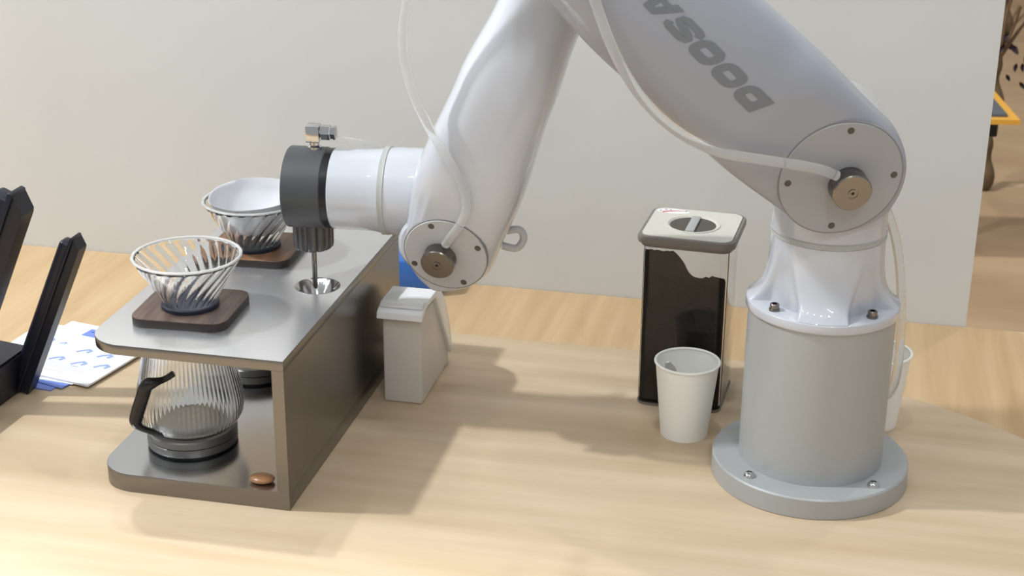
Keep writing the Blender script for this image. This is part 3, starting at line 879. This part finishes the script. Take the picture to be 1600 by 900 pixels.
for (x0, x1, y) in ((0.058, 0.135, 0.040), (0.050, 0.120, 0.034), (0.060, 0.128, 0.029), (0.064, 0.104, 0.018), (0.094, 0.128, lh - 0.042), (0.100, 0.120, lh - 0.048), (0.05, 0.08, lh - 0.022)):
    quad(bm, x0, y, x1, y + 0.0016)
tag(finish('printed_text', bm, M_greyprint, lf, smooth=False, local=True), kind='stuff')

# ================================================================== black stand at the left
bs = thing('black_stand', 'black plastic stand with two leaning arms at the left edge', 'stand', (-1.06, 1.66, 0))
b0, b1 = at_z(0, 636, 0), at_z(40, 606, 0)
dirb = (b1 - b0).normalized(); nb_ = Vector((dirb.y, -dirb.x, 0))
LEAN = Vector((0.41, 0.0, 0.912)).normalized()
def prism3(bm, base_pts, vec):
    a = [bm.verts.new(p) for p in base_pts]; b = [bm.verts.new(p + vec) for p in base_pts]; n = len(a)
    bm.faces.new(a[::-1]); bm.faces.new(b)
    for i in range(n): bm.faces.new((a[i], a[(i + 1) % n], b[(i + 1) % n], b[i]))
bm = bmesh.new()
c1 = b1 + dirb * 0.004
prism3(bm, [c1, c1 - dirb * 0.20, c1 - dirb * 0.20 + Vector((-0.20, 0.0, 0)), c1 + Vector((-0.16, 0.03, 0))], Vector((0.012, 0, 0.060)))
bmesh.ops.recalc_face_normals(bm, faces=bm.faces)
bmesh.ops.bevel(bm, geom=list(bm.edges), offset=0.003, segments=2, affect='EDGES')
finish('stand_base', bm, M_navy, bs)
def prong(pb, L, wd, dp):
    ux = Vector((0.912, 0.0, -0.41)); uy = Vector((0, 1, 0))
    Mx = Matrix.Translation(pb) @ Matrix((ux, uy, LEAN)).transposed().to_4x4()
    bm = bmesh.new()
    add_box(bm, (0, 0, -0.002), (wd * 0.56, dp, L - 0.012), 0.005, 3, Mx)
    add_box(bm, (wd * 0.46, -0.004, -0.002), (wd * 0.62, dp, L), 0.002, 2, Mx)
    prism3(bm, [Mx @ Vector(p) for p in ((wd * 0.58, 0, -0.002), (wd, 0, -0.002), (wd, 0, L - wd * 0.55), (wd * 0.97, 0, L - wd * 0.42), (wd * 0.58, 0, L - 0.002))], Vector((0, dp, 0)))
    return finish('arm', bm, M_navy, bs)
pbot = at_y(14, 598, 1.668)
prong(Vector((pbot.x, 1.668, pbot.z)), (at_y(102, 366, 1.668) - pbot).length, 0.0285, 0.022)
pbot = at_y(-112, 600, 1.60)
prong(Vector((pbot.x, 1.60, pbot.z)), (at_y(26, 309, 1.60) - pbot).length, 0.046, 0.030)

# ================================================================== beyond the partition
st0 = at_z(1595, 187, -0.30); st1 = at_z(1562, 150, -0.30); st2 = at_z(1548, 190, -0.30)
ey = (st1 - st0).normalized(); ex = Vector((-ey.y, ey.x, 0)) 
if ex.x > 0: ex = -ex
L_ = 0.34
stool = thing('yellow_stool', 'yellow-edged stool with slate pad beyond the partition edge', 'stool', (st0.x - 0.15, st0.y + 0.15, FLOOR_Z))
def rim_quad(a, b, c, d, z0, z1):
    bm = bmesh.new(); prism3(bm, [Vector((p.x, p.y, z0)) for p in (a, b, c, d)], Vector((0, 0, z1 - z0))); return bm
A_, B_, C_, D_ = st0, st0 + ex * L_, st0 + ex * L_ + ey * L_, st0 + ey * L_
i1 = 0.030
finish('seat_frame', rim_quad(A_, B_, C_, D_, -0.316, -0.302), M_yellow, stool, smooth=False)
finish('seat_pad', rim_quad(A_ + (ex + ey) * i1, B_ + (-ex + ey) * i1, C_ - (ex + ey) * i1, D_ + (ex - ey) * i1, -0.302, -0.294), M_slate, stool, smooth=False)
pc = A_ + (ex + ey) * 0.07
mid = A_ + (ex + ey) * (L_ / 2)
finish('pedestal', lathe([(0, FLOOR_Z), (0.11, FLOOR_Z), (0.11, FLOOR_Z + 0.012), (0.02, FLOOR_Z + 0.02), (0.02, -0.317), (0, -0.317)], 24, (mid.x, mid.y, 0)), M_black, stool)
bq = at_y(1552, 202, A_.y + 0.02)
finish('bracket', box((bq.x - 0.10, A_.y + 0.03, -0.365), (bq.x + 0.014, A_.y + 0.07, -0.317), 0.006), M_black, stool)

pl0 = at_z(1534, 296, FLOOR_Z)
PYY = pl0.y
plant = thing('dried_plant', 'tall dry plant with dark purple leaves beyond the partition edge', 'plant', (pl0.x, pl0.y, FLOOR_Z))
bm = bmesh.new()
trunk = [Vector((pl0.x + 0.012 * sin(i * 1.7), PYY, FLOOR_Z + 0.002 + i * 0.0165 * 4)) for i in range(20)]
add_tube(bm, smooth_path(trunk, 4), lambda k: 0.022 + 0.007 * sin(k * 60), 10)
finish('trunk', bm, mat('olive_bark', srgb(98, 80, 54), 0.9), plant)
hub = at_y(1562, 92, PYY)
for k in range(9):
    tip_ = at_y(random.uniform(1566, 1640), random.uniform(-90, 20), PYY - random.uniform(-0.15, 0.15))
    mid_ = hub.lerp(tip_, 0.5) + Vector((random.uniform(-0.02, 0.02), 0, 0.02))
    finish('twig', tube(smooth_path([hub, mid_, tip_], 6), 0.0045, 8), M_twig, plant)
for k, (px_, py_, s_, a_) in enumerate([(1570, 68, 24, -70), (1578, 72, 20, -40), (1586, 78, 18, -50), (1573, 58, 14, 60), (1566, 76, 16, -110), (1587, 106, 14, -95), (1598, 106, 14, -80),
                                      (1575, 122, 12, -55), (1597, 134, 14, 130), (1604, 96, 16, -60), (1565, 62, 14, 90)]):
    c = at_y(px_, py_, PYY + random.uniform(-0.05, 0.05)); sz = s_ * 5.2 / F_PX * 0.5
    bm = bmesh.new()
    dx, dz = cos(rad(a_)), sin(rad(a_)); sid = Vector((-dz, 0.5, dx)).normalized(); dr = Vector((dx, 0, dz))
    rowsL = []
    for i in range(7):
        t = i / 6; w = sz * 0.55 * sin(PI * min(0.97, max(0.05, t))) ** 0.8
        p = c + dr * sz * (2 * t - 1) + Vector((0, 0.01 * sin(PI * t), 0))
        rowsL.append([bm.verts.new(p - sid * w), bm.verts.new(p + Vector((0, 0.006, 0))), bm.verts.new(p + sid * w)])
    for A2, B2 in zip(rowsL, rowsL[1:]):
        for i in range(2): bm.faces.new((A2[i], A2[i + 1], B2[i + 1], B2[i]))
    finish('leaf', bm, M_leaf, plant)
